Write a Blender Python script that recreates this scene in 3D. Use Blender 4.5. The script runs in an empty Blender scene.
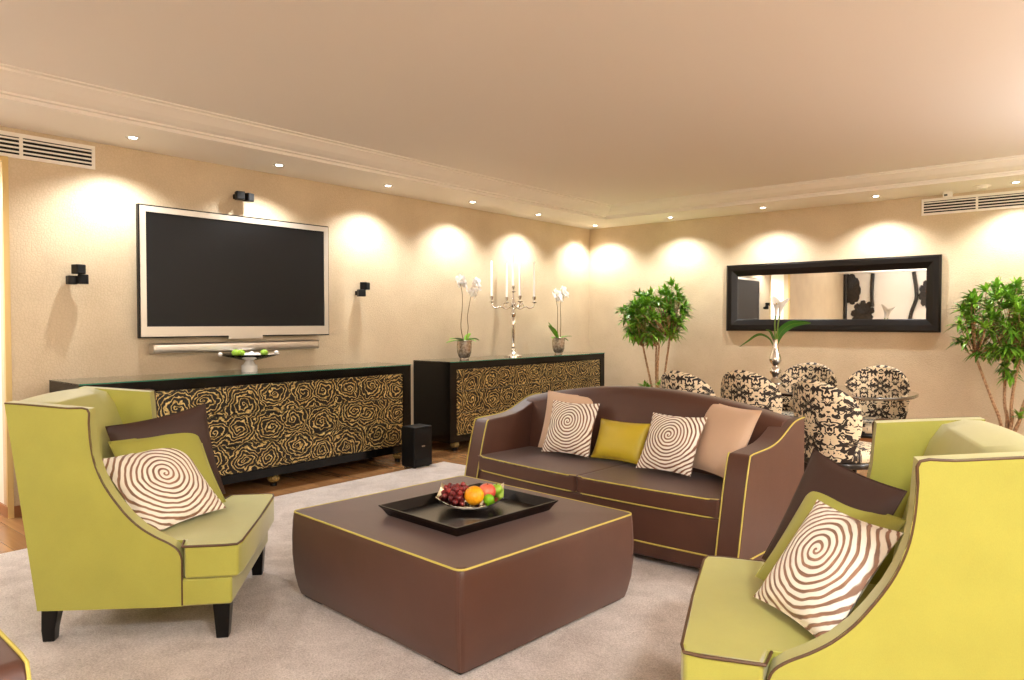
import bpy, bmesh, math, random
from mathutils import Vector, Matrix, Euler
PI = math.pi
C = bpy.context.scene.collection
scene = bpy.context.scene
R = math.radians

# ------------------------------------------------------------------ camera, world, exposure
cam = bpy.data.objects.new('camera', bpy.data.cameras.new('camera'))
C.objects.link(cam)
cam.location = (0, 0, 1.3)
cam.rotation_euler = (R(90 - 1.432), 0, R(39.937))
cam.data.lens = 36 * 720 / 1024
cam.data.sensor_width = 36
cam.data.clip_start = 0.02
scene.camera = cam
w = bpy.data.worlds.new('world'); scene.world = w; w.use_nodes = True
w.node_tree.nodes['Background'].inputs[0].default_value = (1, .9, .78, 1)
w.node_tree.nodes['Background'].inputs[1].default_value = 0.0
vs = scene.view_settings
vs.view_transform = 'Standard'; vs.look = 'None'; vs.gamma = 1; vs.use_curve_mapping = False
vs.exposure = 0.88
scene.cycles.max_bounces = 10
scene.cycles.diffuse_bounces = 6
scene.cycles.caustics_reflective = False
scene.cycles.caustics_refractive = False
scene.cycles.sample_clamp_indirect = 6

def lamp(name, kind, loc, power, color=(1, .86, .68), **k):
    l = bpy.data.lights.new(name, kind); l.energy = power; l.color = color
    for a, v in k.items():
        if a not in ('rot',): setattr(l, a, v)
    o = bpy.data.objects.new(name, l); C.objects.link(o); o.location = loc
    o.rotation_euler = k.get('rot', (0, 0, 0))
    return o
WARM = (.97, .99, 1)
# unseen lights behind and beside the camera: ceiling ones, and points added to brighten the ceiling too
lamp('unseen_ceiling_light', 'AREA', (1.2, .3, 2.66), 80, WARM, shape='DISK', size=.7)  # main light, placed from the shading on ottoman and chairs
lamp('unseen_ceiling_light', 'AREA', (-.9, -1.8, 2.66), 24, WARM, shape='DISK', size=.9)  # soft fill added behind the camera, no fitting seen
lamp('unseen_ceiling_light', 'AREA', (1.6, 4.6, 2.66), 90, WARM, shape='DISK', size=.7)  # unseen fill added for the far part of the room
lamp('added_point_fill', 'POINT', (1.8, -2.2, 1.5), 45, WARM, shadow_soft_size=.18)  # added point light, lifts ceiling and foreground
lamp('added_point_fill', 'POINT', (1.9, 3.6, 1.5), 60, WARM, shadow_soft_size=.18)  # added point light out of view, general fill
for p, e in (((1.7, -1.5, 1.75), 185), ((-3.9, -2.2, 1.75), 195), ((1.5, 5.9, 1.6), 310)):   # unseen uplights added to brighten the ceiling and its bounce
    lamp('added_ceiling_uplight', 'SPOT', p, e, WARM, spot_size=R(165), spot_blend=1, shadow_soft_size=.15, rot=(PI, 0, 0))
lamp('unseen_passage_light', 'AREA', (-6.4, .9, 2.30), 22, WARM, shape='DISK', size=.4)  # unseen area light put in to keep the passage bright

# ------------------------------------------------------------------ scene helpers
def setp(o, label=None, cat=None, group=None, kind=None):
    if label: o['label'] = label
    if cat: o['category'] = cat
    if group: o['group'] = group
    if kind: o['kind'] = kind
    return o
def thing(name, label, cat, loc=(0, 0, 0), rotz=0, group=None):
    o = bpy.data.objects.new(name, None); C.objects.link(o)
    o.empty_display_size = .1
    o.location = loc; o.rotation_euler = (0, 0, rotz)
    return setp(o, label, cat, group)
def obj(name, bm, m, parent=None, smooth=True, bevel=0, seg=3, angle=35, sub=0, label=None, kind=None):
    bmesh.ops.recalc_face_normals(bm, faces=bm.faces)
    me = bpy.data.meshes.new(name); bm.to_mesh(me); bm.free()
    me.materials.append(m)
    if smooth:
        for p in me.polygons: p.use_smooth = True
    o = bpy.data.objects.new(name, me); C.objects.link(o)
    if bevel:
        b = o.modifiers.new('bevel', 'BEVEL'); b.width = bevel; b.segments = seg
        b.limit_method = 'ANGLE'; b.angle_limit = R(angle); b.harden_normals = smooth
    elif smooth and not sub:
        try: me.set_sharp_from_angle(angle=R(50))
        except Exception: pass
    if sub:
        s = o.modifiers.new('sub', 'SUBSURF'); s.levels = sub; s.render_levels = sub
    if parent: o.parent = parent
    setp(o, label=label, kind=kind)
    return o
def struct(name, bm, m, **k):
    o = obj(name, bm, m, **k); o['kind'] = 'structure'; return o
def dup(root, loc, rotz, label):
    r = root.copy(); C.objects.link(r); r.location = loc; r.rotation_euler = (0, 0, rotz); r['label'] = label
    for ch in list(root.children):
        c = ch.copy(); C.objects.link(c); c.parent = r
        for g in list(ch.children):
            d = g.copy(); C.objects.link(d); d.parent = c
    return r

def box(bm, x0, x1, y0, y1, z0, z1, mat=None):
    vs_ = [bm.verts.new((x, y, z)) for x in (x0, x1) for y in (y0, y1) for z in (z0, z1)]
    if mat is not None:
        for v in vs_: v.co = mat @ v.co
    for f in ((0, 1, 3, 2), (4, 6, 7, 5), (0, 4, 5, 1), (2, 3, 7, 6), (0, 2, 6, 4), (1, 5, 7, 3)):
        bm.faces.new([vs_[i] for i in f])
    return bm
def mkbox(*a, mat=None): return box(bmesh.new(), *a, mat=mat)
def frustum(bm, cx, cy, z0, z1, a0, b0, a1, b1, dx=0, dy=0):
    lo = [bm.verts.new((cx + sx * a0, cy + sy * b0, z0)) for sx, sy in ((-1, -1), (1, -1), (1, 1), (-1, 1))]
    hi = [bm.verts.new((cx + dx + sx * a1, cy + dy + sy * b1, z1)) for sx, sy in ((-1, -1), (1, -1), (1, 1), (-1, 1))]
    bm.faces.new(lo[::-1]); bm.faces.new(hi)
    for i in range(4): bm.faces.new((lo[i], lo[(i + 1) % 4], hi[(i + 1) % 4], hi[i]))
    return bm
def prism(bm, pts, axis, lo, hi):
    def P(a, b, c):
        return {'x': (c, a, b), 'y': (a, c, b), 'z': (a, b, c)}[axis]
    A = [bm.verts.new(P(a, b, lo)) for a, b in pts]; B = [bm.verts.new(P(a, b, hi)) for a, b in pts]
    bm.faces.new(A); bm.faces.new(B[::-1])
    n = len(pts)
    for i in range(n): bm.faces.new((A[i], B[i], B[(i + 1) % n], A[(i + 1) % n]))
    return bm
def lathe(bm, prof, n=24, c=(0, 0, 0), sq=None, rot=None):
    rings = []
    for r, z in prof:
        ring = []
        for i in range(n):
            a = 2 * PI * i / n
            p = Vector((r * math.cos(a), r * math.sin(a), z))
            if rot is not None: p = rot @ p
            ring.append(bm.verts.new(p + Vector(c)))
        rings.append(ring)
    for k in range(len(rings) - 1):
        for i in range(n):
            bm.faces.new((rings[k][i], rings[k][(i + 1) % n], rings[k + 1][(i + 1) % n], rings[k + 1][i]))
    bm.faces.new(rings[0][::-1]); bm.faces.new(rings[-1])
    return bm
def tube(bm, pts, r, n=8, closed=False, r2=None):
    pts = [Vector(p) for p in pts]; N = len(pts); rings = []
    up = Vector((0, 0, 1)); prev = None
    for i, p in enumerate(pts):
        if closed: t = pts[(i + 1) % N] - pts[i - 1]
        else: t = pts[min(i + 1, N - 1)] - pts[max(i - 1, 0)]
        t.normalize()
        if prev is None:
            u = t.cross(up)
            if u.length < .05: u = t.cross(Vector((1, 0, 0)))
        else:
            u = prev - t * prev.dot(t)
        u.normalize(); prev = u; v = t.cross(u)
        rr = r if r2 is None else r + (r2 - r) * i / max(1, N - 1)
        rings.append([bm.verts.new(p + (u * math.cos(2 * PI * k / n) + v * math.sin(2 * PI * k / n)) * rr) for k in range(n)])
    for i in range(N if closed else N - 1):
        a, b = rings[i], rings[(i + 1) % N]
        for k in range(n): bm.faces.new((a[k], a[(k + 1) % n], b[(k + 1) % n], b[k]))
    if not closed:
        bm.faces.new(rings[0][::-1]); bm.faces.new(rings[-1])
    return bm
def spline(pts, k=6, closed=False):
    P = [Vector(p) for p in pts]; n = len(P); out = []
    for i in range(n if closed else n - 1):
        g = (lambda j: P[j % n]) if closed else (lambda j: P[min(max(j, 0), n - 1)])
        a, b, c, d = g(i - 1), g(i), g(i + 1), g(i + 2)
        for s in range(k):
            t = s / k
            out.append(.5 * ((2 * b) + (c - a) * t + (2 * a - 5 * b + 4 * c - d) * t * t + (3 * b - a - 3 * c + d) * t ** 3))
    if not closed: out.append(P[-1])
    return out
def ball(bm, c, r, u=14, v=10, sc=(1, 1, 1), fn=None):
    m = Matrix.Translation(c) @ Matrix.Diagonal((*sc, 1))
    ret = bmesh.ops.create_uvsphere(bm, u_segments=u, v_segments=v, radius=r)
    for q in ret['verts']:
        if fn: q.co = fn(q.co)
        q.co = m @ q.co
    return bm

# ------------------------------------------------------------------ materials
def mat(name, col, rough=.5, metal=0, spec=.5, coat=0, sheen=0, trans=0, emit=None, es=0, ior=1.45, coat_r=.05, aniso=0):
    m = bpy.data.materials.new(name); m.use_nodes = True
    b = m.node_tree.nodes['Principled BSDF']
    b.inputs['Base Color'].default_value = (*col, 1); b.inputs['Roughness'].default_value = rough
    b.inputs['Metallic'].default_value = metal; b.inputs['Specular IOR Level'].default_value = spec
    b.inputs['Coat Weight'].default_value = coat; b.inputs['Coat Roughness'].default_value = coat_r
    b.inputs['Sheen Weight'].default_value = sheen; b.inputs['Transmission Weight'].default_value = trans
    b.inputs['IOR'].default_value = ior
    if emit: b.inputs['Emission Color'].default_value = (*emit, 1); b.inputs['Emission Strength'].default_value = es
    return m
class NT:
    def __init__(s, m): s.t = m.node_tree; s.b = s.t.nodes['Principled BSDF']
    def n(s, typ, **k):
        x = s.t.nodes.new(typ)
        for a, v in k.items(): setattr(x, a, v)
        return x
    def l(s, a, b): s.t.links.new(a, b)
    def put(s, sock, v):
        if hasattr(v, 'is_output') or hasattr(v, 'links'): s.l(v, sock)
        else: sock.default_value = v
    def math(s, op, a, b=0.0, c=None):
        x = s.n('ShaderNodeMath', operation=op); s.put(x.inputs[0], a); s.put(x.inputs[1], b)
        if c is not None: s.put(x.inputs[2], c)
        return x.outputs[0]
    def coord(s, which='Object', scale=None):
        o = s.n('ShaderNodeTexCoord').outputs[which]
        if scale:
            mp = s.n('ShaderNodeMapping'); mp.inputs['Scale'].default_value = scale; s.l(o, mp.inputs['Vector']); o = mp.outputs[0]
        return o
    def sep(s, v):
        x = s.n('ShaderNodeSeparateXYZ'); s.l(v, x.inputs[0]); return x.outputs
    def comb(s, a, b, c):
        x = s.n('ShaderNodeCombineXYZ')
        for i, v in enumerate((a, b, c)): s.put(x.inputs[i], v)
        return x.outputs[0]
    def noise(s, v, scale, detail=2, dist=0, rough=.5):
        x = s.n('ShaderNodeTexNoise'); x.inputs['Scale'].default_value = scale; x.inputs['Detail'].default_value = detail
        x.inputs['Distortion'].default_value = dist; x.inputs['Roughness'].default_value = rough
        if v is not None: s.l(v, x.inputs['Vector'])
        return x.outputs['Fac']
    def ramp(s, f, stops):
        x = s.n('ShaderNodeValToRGB'); e = x.color_ramp.elements
        while len(e) < len(stops): e.new(.5)
        for i, (p, c) in enumerate(stops): e[i].position = p; e[i].color = (*c, 1)
        s.l(f, x.inputs[0]); return x.outputs[0]
    def bump(s, h, strength, dist=.01):
        x = s.n('ShaderNodeBump'); x.inputs['Strength'].default_value = strength; x.inputs['Distance'].default_value = dist
        s.l(h, x.inputs['Height']); s.l(x.outputs[0], s.b.inputs['Normal']); return x
def srgb(r, g, b):
    return tuple((c / 255 / 12.92) if c / 255 <= .04045 else ((c / 255 + .055) / 1.055) ** 2.4 for c in (r, g, b))

def fabric(name, col, rough=.45, sheen=.2, scale=(900, 900, 250), var=.12, spec=.5, bump=.08):
    m = mat(name, col, rough, sheen=sheen, spec=spec); t = NT(m)
    c = t.coord('Object', scale); f = t.noise(c, 1, 2)
    big = t.noise(t.coord('Object'), 7, 3)
    k = t.math('ADD', t.math('MULTIPLY', f, .5), t.math('MULTIPLY', big, .5))
    lo = tuple(v * (1 - var) for v in col); hi = tuple(min(1, v * (1 + var)) for v in col)
    t.l(t.ramp(k, [(.35, lo), (.65, hi)]), t.b.inputs['Base Color'])
    t.bump(t.math('ADD', t.math('MULTIPLY', f, .15), big), bump, .02)
    return m
M = {}
M['green'] = fabric('green_satin', srgb(166, 163, 70), .40, .3, var=.07)
M['greenp'] = fabric('green_cushion_fabric', srgb(156, 154, 66), .5, .15, var=.06)
M['brown'] = fabric('brown_satin', srgb(80, 49, 37), .40, .10, var=.10)
M['brownp'] = fabric('brown_cushion_fabric', srgb(58, 36, 28), .6, .03, var=.10)
M['yellow'] = fabric('yellow_satin', srgb(196, 172, 40), .42, .1, var=.05)
M['beige'] = fabric('beige_fabric', srgb(208, 176, 148), .6, .2, var=.04)
M['pipe_y'] = mat('yellow_piping', srgb(190, 174, 82), .5)
M['pipe_b'] = mat('brown_piping', srgb(84, 58, 34), .5)
M['leg'] = mat('black_leg_lacquer', srgb(12, 10, 9), .3, spec=.35)
M['black'] = mat('black_lacquer', srgb(9, 7, 6), .16, spec=.35)
M['matte'] = mat('black_plastic', srgb(14, 13, 13), .4, spec=.3)
M['dark_rim'] = mat('dark_wood', srgb(30, 23, 19), .28, coat=.4)
M['tray'] = mat('tray_lacquer', srgb(20, 15, 13), .25, spec=.5)
M['mirrorframe'] = mat('mirror_frame_leather', srgb(16, 12, 10), .3, spec=.4)
M['mirror'] = mat('mirror_glass', (.92, .92, .90), .01, metal=1)
M['chrome'] = mat('silver', (.85, .83, .80), .08, metal=1)
M['silver'] = mat('brushed_silver', (.78, .75, .71), .32, metal=1)
M['bezel'] = mat('silver_bezel', srgb(205, 196, 182), .32, metal=.55)
M['screen'] = mat('tv_screen_reflection', srgb(66, 42, 27), .3, spec=.22)  # brown reflection of the room is put into the base colour
M['white'] = mat('white_paint', srgb(240, 234, 224), .5)
M['white_gloss'] = mat('white_glaze', srgb(244, 242, 236), .2)
M['wax'] = mat('candle_wax', srgb(250, 246, 238), .35)
M['petal'] = mat('white_petal', srgb(250, 248, 244), .5)
M['petal_c'] = mat('petal_centre', srgb(214, 190, 90), .5)
M['stem'] = mat('green_stem', srgb(112, 140, 52), .5)
M['twig'] = mat('orchid_stem', srgb(110, 84, 52), .6)
M['leafg'] = mat('orchid_leaf', srgb(118, 170, 44), .35)
M['callaleaf'] = mat('calla_leaf', srgb(62, 118, 36), .35)
M['glasstop'] = mat('glass_top', (.80, .93, .88), .02, trans=1, ior=1.5)
M['glassedge'] = mat('glass_edge', srgb(40, 130, 105), .1)
M['glossblack'] = mat('black_glass', srgb(12, 10, 9), .04, spec=1, coat=1, coat_r=.02, ior=1.7)
M['vent_dark'] = mat('vent_shade_and_black_grille', srgb(12, 11, 10), .8)  # near-black for the painted vent shade, speaker grilles and slots
M['wood_trim'] = mat('brown_baseboard', srgb(150, 98, 58), .4)
M['gold'] = mat('gold_trim', srgb(206, 176, 116), .4, metal=.3)
M['lampglow'] = mat('lamp_glow', (1, 1, 1), .5, emit=(1, .95, .85), es=14)
M['lime'] = mat('lime_skin', srgb(120, 180, 20), .35)
M['appleg'] = mat('green_apple_skin', srgb(150, 190, 50), .3)
M['pot'] = mat('dark_planter', srgb(40, 32, 28), .4)
M['soil'] = mat('soil', srgb(50, 36, 26), .9)

def m_wall():
    m = mat('cream_wallpaper', srgb(208, 188, 158), .42, spec=.5); t = NT(m)
    c = t.coord('Object')
    v = t.n('ShaderNodeTexVoronoi'); v.feature = 'DISTANCE_TO_EDGE'; v.inputs['Scale'].default_value = 48; t.l(c, v.inputs['Vector'])
    f = t.noise(c, 60, 3); big = t.noise(c, 3, 2)
    cr = t.ramp(v.outputs['Distance'], [(.0, (.0,) * 3), (.16, (1,) * 3)])
    mix = t.n('ShaderNodeMix', data_type='RGBA'); mix.inputs['Factor'].default_value = 1; mix.blend_type = 'MULTIPLY'
    t.l(t.ramp(cr, [(0, (.93, .92, .90)), (1, (1, 1, 1))]), mix.inputs[6])
    t.l(t.ramp(big, [(.3, srgb(204, 184, 153)), (.7, srgb(214, 195, 164))]), mix.inputs[7])
    t.l(mix.outputs[2], t.b.inputs['Base Color'])
    t.bump(t.math('ADD', cr, t.math('MULTIPLY', f, .6)), .28, .004)
    return m
M['wall'] = m_wall()
def m_plain(name, col, rough=.7):
    m = mat(name, col, rough, spec=.3); t = NT(m); t.bump(t.noise(t.coord('Object'), 40, 2), .05, .004); return m
M['ceil'] = m_plain('ceiling_paint', srgb(234, 227, 218))
M['soffit'] = m_plain('soffit_paint_lit', srgb(240, 234, 224))  # ceiling paint lightened to carry light bounced off the walls
def m_floor():
    m = mat('oak_floor', srgb(170, 126, 84), .16); t = NT(m)
    c = t.coord('Object')
    b = t.n('ShaderNodeTexBrick'); t.l(c, b.inputs['Vector'])
    b.inputs['Scale'].default_value = 1; b.inputs['Brick Width'].default_value = 1.2; b.inputs['Row Height'].default_value = .13
    b.inputs['Mortar Size'].default_value = .0015; b.inputs['Color1'].default_value = (*srgb(146, 104, 66), 1)
    b.inputs['Color2'].default_value = (*srgb(164, 120, 78), 1); b.inputs['Mortar'].default_value = (*srgb(120, 84, 52), 1)
    g = t.noise(t.coord('Object', (2, 40, 1)), 1, 4)
    mix = t.n('ShaderNodeMix', data_type='RGBA'); mix.blend_type = 'MULTIPLY'; mix.inputs['Factor'].default_value = 1
    t.l(b.outputs['Color'], mix.inputs[6]); t.l(t.ramp(g, [(.3, (.82, .8, .78)), (.7, (1, 1, 1))]), mix.inputs[7])
    t.l(mix.outputs[2], t.b.inputs['Base Color']); return m
M['floor'] = m_floor()
def m_rug():
    m = mat('greige_pile', srgb(206, 193, 184), .95, sheen=.25, spec=.1); t = NT(m)
    c = t.coord('Object')
    f = t.noise(c, 160, 3, .5); b = t.noise(c, 5, 3, 1)
    k = t.math('ADD', t.math('MULTIPLY', f, .62), t.math('MULTIPLY', b, .38))
    t.l(t.ramp(k, [(.36, srgb(176, 161, 151)), (.64, srgb(226, 214, 206))]), t.b.inputs['Base Color'])
    t.bump(k, .9, .02); return m
M['rug'] = m_rug()
def m_rosette():
    # gold lines in relief on black: roses that spiral, joined by wandering lines
    m = mat('gold_rose_relief', (.02, .015, .01), .35); t = NT(m)
    x, y, z = t.sep(t.coord('Object'))
    wob = t.n('ShaderNodeTexNoise'); wob.inputs['Scale'].default_value = 9; wob.inputs['Detail'].default_value = 3
    p0 = t.comb(y, z, 0.0); t.l(p0, wob.inputs['Vector'])
    wx, wy, _ = t.sep(wob.outputs['Color'])
    u = t.math('ADD', y, t.math('MULTIPLY', t.math('SUBTRACT', wx, .5), .10))
    v = t.math('ADD', z, t.math('MULTIPLY', t.math('SUBTRACT', wy, .5), .10))
    su = t.math('MULTIPLY', u, 3.9); sv = t.math('MULTIPLY', v, 4.55)
    vor = t.n('ShaderNodeTexVoronoi'); vor.voronoi_dimensions = '2D'; vor.feature = 'F1'
    vor.inputs['Scale'].default_value = 1; vor.inputs['Randomness'].default_value = .55
    t.l(t.comb(su, sv, 0.0), vor.inputs['Vector'])
    px, py, _ = t.sep(vor.outputs['Position'])
    dx = t.math('SUBTRACT', su, px); dy = t.math('SUBTRACT', sv, py)
    ang = t.math('DIVIDE', t.math('ARCTAN2', dy, dx), 2 * PI)
    d = vor.outputs['Distance']
    fine = t.noise(p0, 20, 2, .4)
    ph = t.math('ADD', t.math('MULTIPLY', d, 8.2), ang)
    ph = t.math('ADD', ph, t.math('MULTIPLY', fine, 2.0))
    fr = t.math('PINGPONG', ph, .5)
    line = t.ramp(fr, [(.0, (1,) * 3), (.11, (1,) * 3), (.19, (0,) * 3)])
    tone = t.noise(p0, 26, 3)
    gold = t.ramp(tone, [(.3, srgb(160, 128, 64)), (.7, srgb(246, 224, 156))])
    mix = t.n('ShaderNodeMix', data_type='RGBA'); t.l(line, mix.inputs['Factor'])
    mix.inputs[6].default_value = (*srgb(11, 8, 5), 1); t.l(gold, mix.inputs[7])
    t.l(mix.outputs[2], t.b.inputs['Base Color'])
    t.l(t.math('MULTIPLY', line, .35), t.b.inputs['Metallic'])
    t.bump(fr, -.6, .01); return m
M['rosette'] = m_rosette()
def m_swirl(name, c0, c1, spacing, duty, cx=0., cz=.03):
    m = mat(name, c0, .6, sheen=.15); t = NT(m)
    x, y, z = t.sep(t.coord('Object'))
    dx = t.math('SUBTRACT', x, cx); dz = t.math('SUBTRACT', z, cz)
    r = t.math('SQRT', t.math('ADD', t.math('MULTIPLY', dx, dx), t.math('MULTIPLY', dz, dz)))
    a = t.math('DIVIDE', t.math('ARCTAN2', dz, dx), 2 * PI)
    n = t.noise(t.coord('Object'), 9, 2)
    ph = t.math('ADD', t.math('SUBTRACT', t.math('DIVIDE', r, spacing), a), t.math('MULTIPLY', n, 1.3))
    fr = t.math('PINGPONG', ph, .5)
    line = t.ramp(fr, [(0, (1,) * 3), (duty, (1,) * 3), (duty + .09, (0,) * 3)])
    mix = t.n('ShaderNodeMix', data_type='RGBA'); t.l(line, mix.inputs['Factor'])
    fab = t.noise(t.coord('Object'), 12, 2)
    t.l(t.ramp(fab, [(.35, tuple(v * .75 for v in c0)), (.65, tuple(v * 1.2 for v in c0))]), mix.inputs[6])
    mix.inputs[7].default_value = (*c1, 1)
    t.l(mix.outputs[2], t.b.inputs['Base Color'])
    t.bump(line, .7, .006); return m
M['swirl_big'] = m_swirl('spiral_cord_fabric', srgb(150, 112, 88), srgb(245, 236, 222), .0228, .26)
M['swirl_small'] = m_swirl('spiral_cord_fabric_brown', srgb(132, 88, 62), srgb(245, 236, 222), .0198, .245)
def m_damask(kind):
    m = mat('damask_fabric', srgb(226, 206, 172), .6, sheen=.1); t = NT(m)
    x, y, z = t.sep(t.coord('Object'))
    fx = t.math('PINGPONG', x, .125)
    zz = t.math('ADD', y if kind == 'seat' else z, .045)
    p = t.comb(fx, 0.0, zz)
    wob = t.n('ShaderNodeTexNoise'); wob.inputs['Scale'].default_value = 26; wob.inputs['Detail'].default_value = 2; t.l(p, wob.inputs['Vector'])
    w1, w2, _ = t.sep(wob.outputs['Color'])
    ux = t.math('ADD', fx, t.math('MULTIPLY', t.math('SUBTRACT', w1, .5), .03))
    uz = t.math('ADD', zz, t.math('MULTIPLY', t.math('SUBTRACT', w2, .5), .03))
    def motif(cx, off, per, R0, R1, k, ph):
        dz = t.math('SUBTRACT', t.math('MULTIPLY', t.math('FRACT', t.math('DIVIDE', t.math('ADD', uz, off), per)), per), per / 2)
        dx = t.math('SUBTRACT', ux, cx)
        r = t.math('SQRT', t.math('ADD', t.math('MULTIPLY', dx, dx), t.math('MULTIPLY', dz, dz)))
        a = t.math('ARCTAN2', dz, dx)
        lobe = t.math('COSINE', t.math('ADD', t.math('MULTIPLY', a, k), ph))
        return r, lobe, t.math('SUBTRACT', t.math('ADD', R0, t.math('MULTIPLY', lobe, R1)), r)
    per = .23
    r1, l1, d1 = motif(0.0, .0, per, .056, .026, 7, .0)            # central palmette
    vein = t.math('GREATER_THAN', t.math('ABSOLUTE', l1), .16)
    core = t.math('GREATER_THAN', r1, .012)
    m1 = t.math('MULTIPLY', t.math('MULTIPLY', t.math('GREATER_THAN', d1, 0.0), vein), core)
    r2, l2, d2 = motif(.125, per / 2, per, .040, .012, 4, 1.2)     # framed scroll between
    ring = t.math('LESS_THAN', t.math('ABSOLUTE', d2), .0062)
    bud = t.math('GREATER_THAN', t.math('SUBTRACT', d2, .019), 0.0)
    m2 = t.math('MAXIMUM', ring, bud)
    r3, l3, d3 = motif(.066, .062, per / 2, .023, .011, 5, .6)     # small leaves
    m3 = t.math('GREATER_THAN', d3, 0.0)
    n1 = t.noise(p, 34, 1, 1.2)
    m4 = t.math('MULTIPLY', t.math('GREATER_THAN', n1, .55), t.math('GREATER_THAN', r2, .055))
    ink = t.math('MAXIMUM', t.math('MAXIMUM', m1, m2), t.math('MAXIMUM', m3, m4))
    mix = t.n('ShaderNodeMix', data_type='RGBA'); t.l(ink, mix.inputs['Factor'])
    mix.inputs[7].default_value = (*srgb(38, 26, 20), 1); mix.inputs[6].default_value = (*srgb(232, 214, 182), 1)
    t.l(mix.outputs[2], t.b.inputs['Base Color'])
    return m
M['damask'] = m_damask('back'); M['damask_seat'] = m_damask('seat')
def m_noisy(name, a, b, scale, rough=.4, bump=.1, detail=3):
    m = mat(name, a, rough); t = NT(m); f = t.noise(t.coord('Object'), scale, detail)
    t.l(t.ramp(f, [(.35, a), (.65, b)]), t.b.inputs['Base Color']); t.bump(f, bump, .01); return m
M['bark'] = m_noisy('pale_bark', srgb(142, 106, 76), srgb(196, 160, 122), 60, .7, .3)
M['foliage'] = m_noisy('plant_leaf', srgb(66, 122, 30), srgb(146, 194, 66), 5, .3, 0)
M['orange'] = m_noisy('orange_peel', srgb(238, 150, 10), srgb(250, 176, 24), 90, .4, .15)
M['apple'] = m_noisy('red_apple_skin', srgb(206, 60, 50), srgb(236, 130, 96), 12, .3, 0)
M['grape'] = m_noisy('red_grape_skin', srgb(84, 22, 26), srgb(150, 52, 48), 40, .25, 0)
M['potglass'] = m_noisy('mottled_silver_glass', srgb(150, 126, 100), srgb(236, 226, 210), 45, .15, .3)
NT(M['potglass']).b.inputs['Metallic'].default_value = .7
M['footgold'] = m_noisy('carved_gold', srgb(60, 44, 18), srgb(190, 158, 86), 90, .4, .9)
M['art'] = m_noisy('dark_leaf_metal', srgb(24, 20, 17), srgb(56, 46, 38), 20, .5, .2)

# ------------------------------------------------------------------ the room
X0, X1, Y0, Y1 = -5.6, 2.4, -3.9, 8.36
ZS, ZC = 2.58, 2.70
struct('floor', mkbox(-7.2, X1 + .1, Y0 - .1, Y1 + .1, -.1, 0), M['floor'], smooth=False)
struct('ceiling', mkbox(X0 - .1, X1 + .1, Y0 - .1, Y1 + .1, ZC, ZC + .1), M['ceil'], smooth=False)
bm = bmesh.new(); OY0, OY1, OZ = .35, 1.50, 2.365
box(bm, X0 - .12, X0, OY1, Y1 + .1, 0, ZC); box(bm, X0 - .12, X0, Y0 - .1, OY0, 0, ZC); box(bm, X0 - .12, X0, OY0, OY1, OZ, ZC)
struct('wall_left', bm, M['wall'], smooth=False)
struct('wall_back', mkbox(X0, X1, Y1, Y1 + .1, 0, ZC), M['wall'], smooth=False)
struct('wall_right', mkbox(X1, X1 + .1, Y0, Y1, 0, ZC), M['wall'], smooth=False)
struct('wall_front', mkbox(X0, X1, Y0 - .1, Y0, 0, ZC), M['soffit'], smooth=False)
# lowered soffit with a stepped cornice rising to the main ceiling
def loops(bm, prof, x0, x1, y0, y1):
    rings = []
    for i, z in prof:
        rings.append([bm.verts.new(p) for p in ((x0 + i, y0 + i, z), (x1 - i, y0 + i, z), (x1 - i, y1 - i, z), (x0 + i, y1 - i, z))])
    for a, b in zip(rings, rings[1:]):
        for k in range(4): bm.faces.new((a[k], a[(k + 1) % 4], b[(k + 1) % 4], b[k]))
    return bm
struct('trim_1', loops(bmesh.new(), [(0, ZS), (.70, ZS), (.70, ZS + .022), (.735, ZS + .022), (.735, ZS + .034), (.79, ZS + .04), (.85, ZS + .058), (.90, ZS + .09), (.92, ZS + .10), (.92, ZS + .112), (.96, ZS + .112), (.96, ZC)], X0, X1, Y0, Y1), M['soffit'], smooth=False)
# passage seen past the end of the left wall
bm = bmesh.new()
box(bm, X0 - 1.55, X0 - .12, OY1, OY1 + .06, 0, OZ + .1); box(bm, X0 - 1.55, X0 - .12, OY0 - .06, OY0, 0, OZ + .1)
box(bm, X0 - 1.6, X0 - 1.55, OY0, OY1, 0, OZ + .1); box(bm, X0 - 1.55, X0 - .12, OY0, OY1, OZ + .02, OZ + .1)
struct('wall_passage', bm, M['white'], smooth=False)
bm = bmesh.new()
box(bm, X0 - .02, X0 + .012, OY1 - .012, OY1 + .022, 0, OZ + .022); box(bm, X0 - .02, X0 + .012, OY0 - .022, OY0 + .012, 0, OZ + .022)
box(bm, X0 - .02, X0 + .012, OY0 + .012, OY1 - .012, OZ - .012, OZ + .022)
struct('trim_2', bm, M['gold'], smooth=False)
struct('baseboard_left', mkbox(X0, X0 + .014, OY1 + .022, Y1, 0, .075), M['wood_trim'], smooth=False)
struct('baseboard_passage', mkbox(X0 - 1.5, X0 + .002, OY1 - .014, OY1 - .001, 0, .075), M['wood_trim'], smooth=False)
struct('baseboard_back', mkbox(X0, X1, Y1 - .014, Y1, 0, .075), M['wood_trim'], smooth=False)

# rug
bm = mkbox(-4.76, -.10, -2.6, 4.70, -.001, .004)
setp(obj('rug', bm, M['rug'], bevel=.0015), 'large greige deep pile rug under the sofa, ottoman and armchairs', 'rug')

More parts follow.
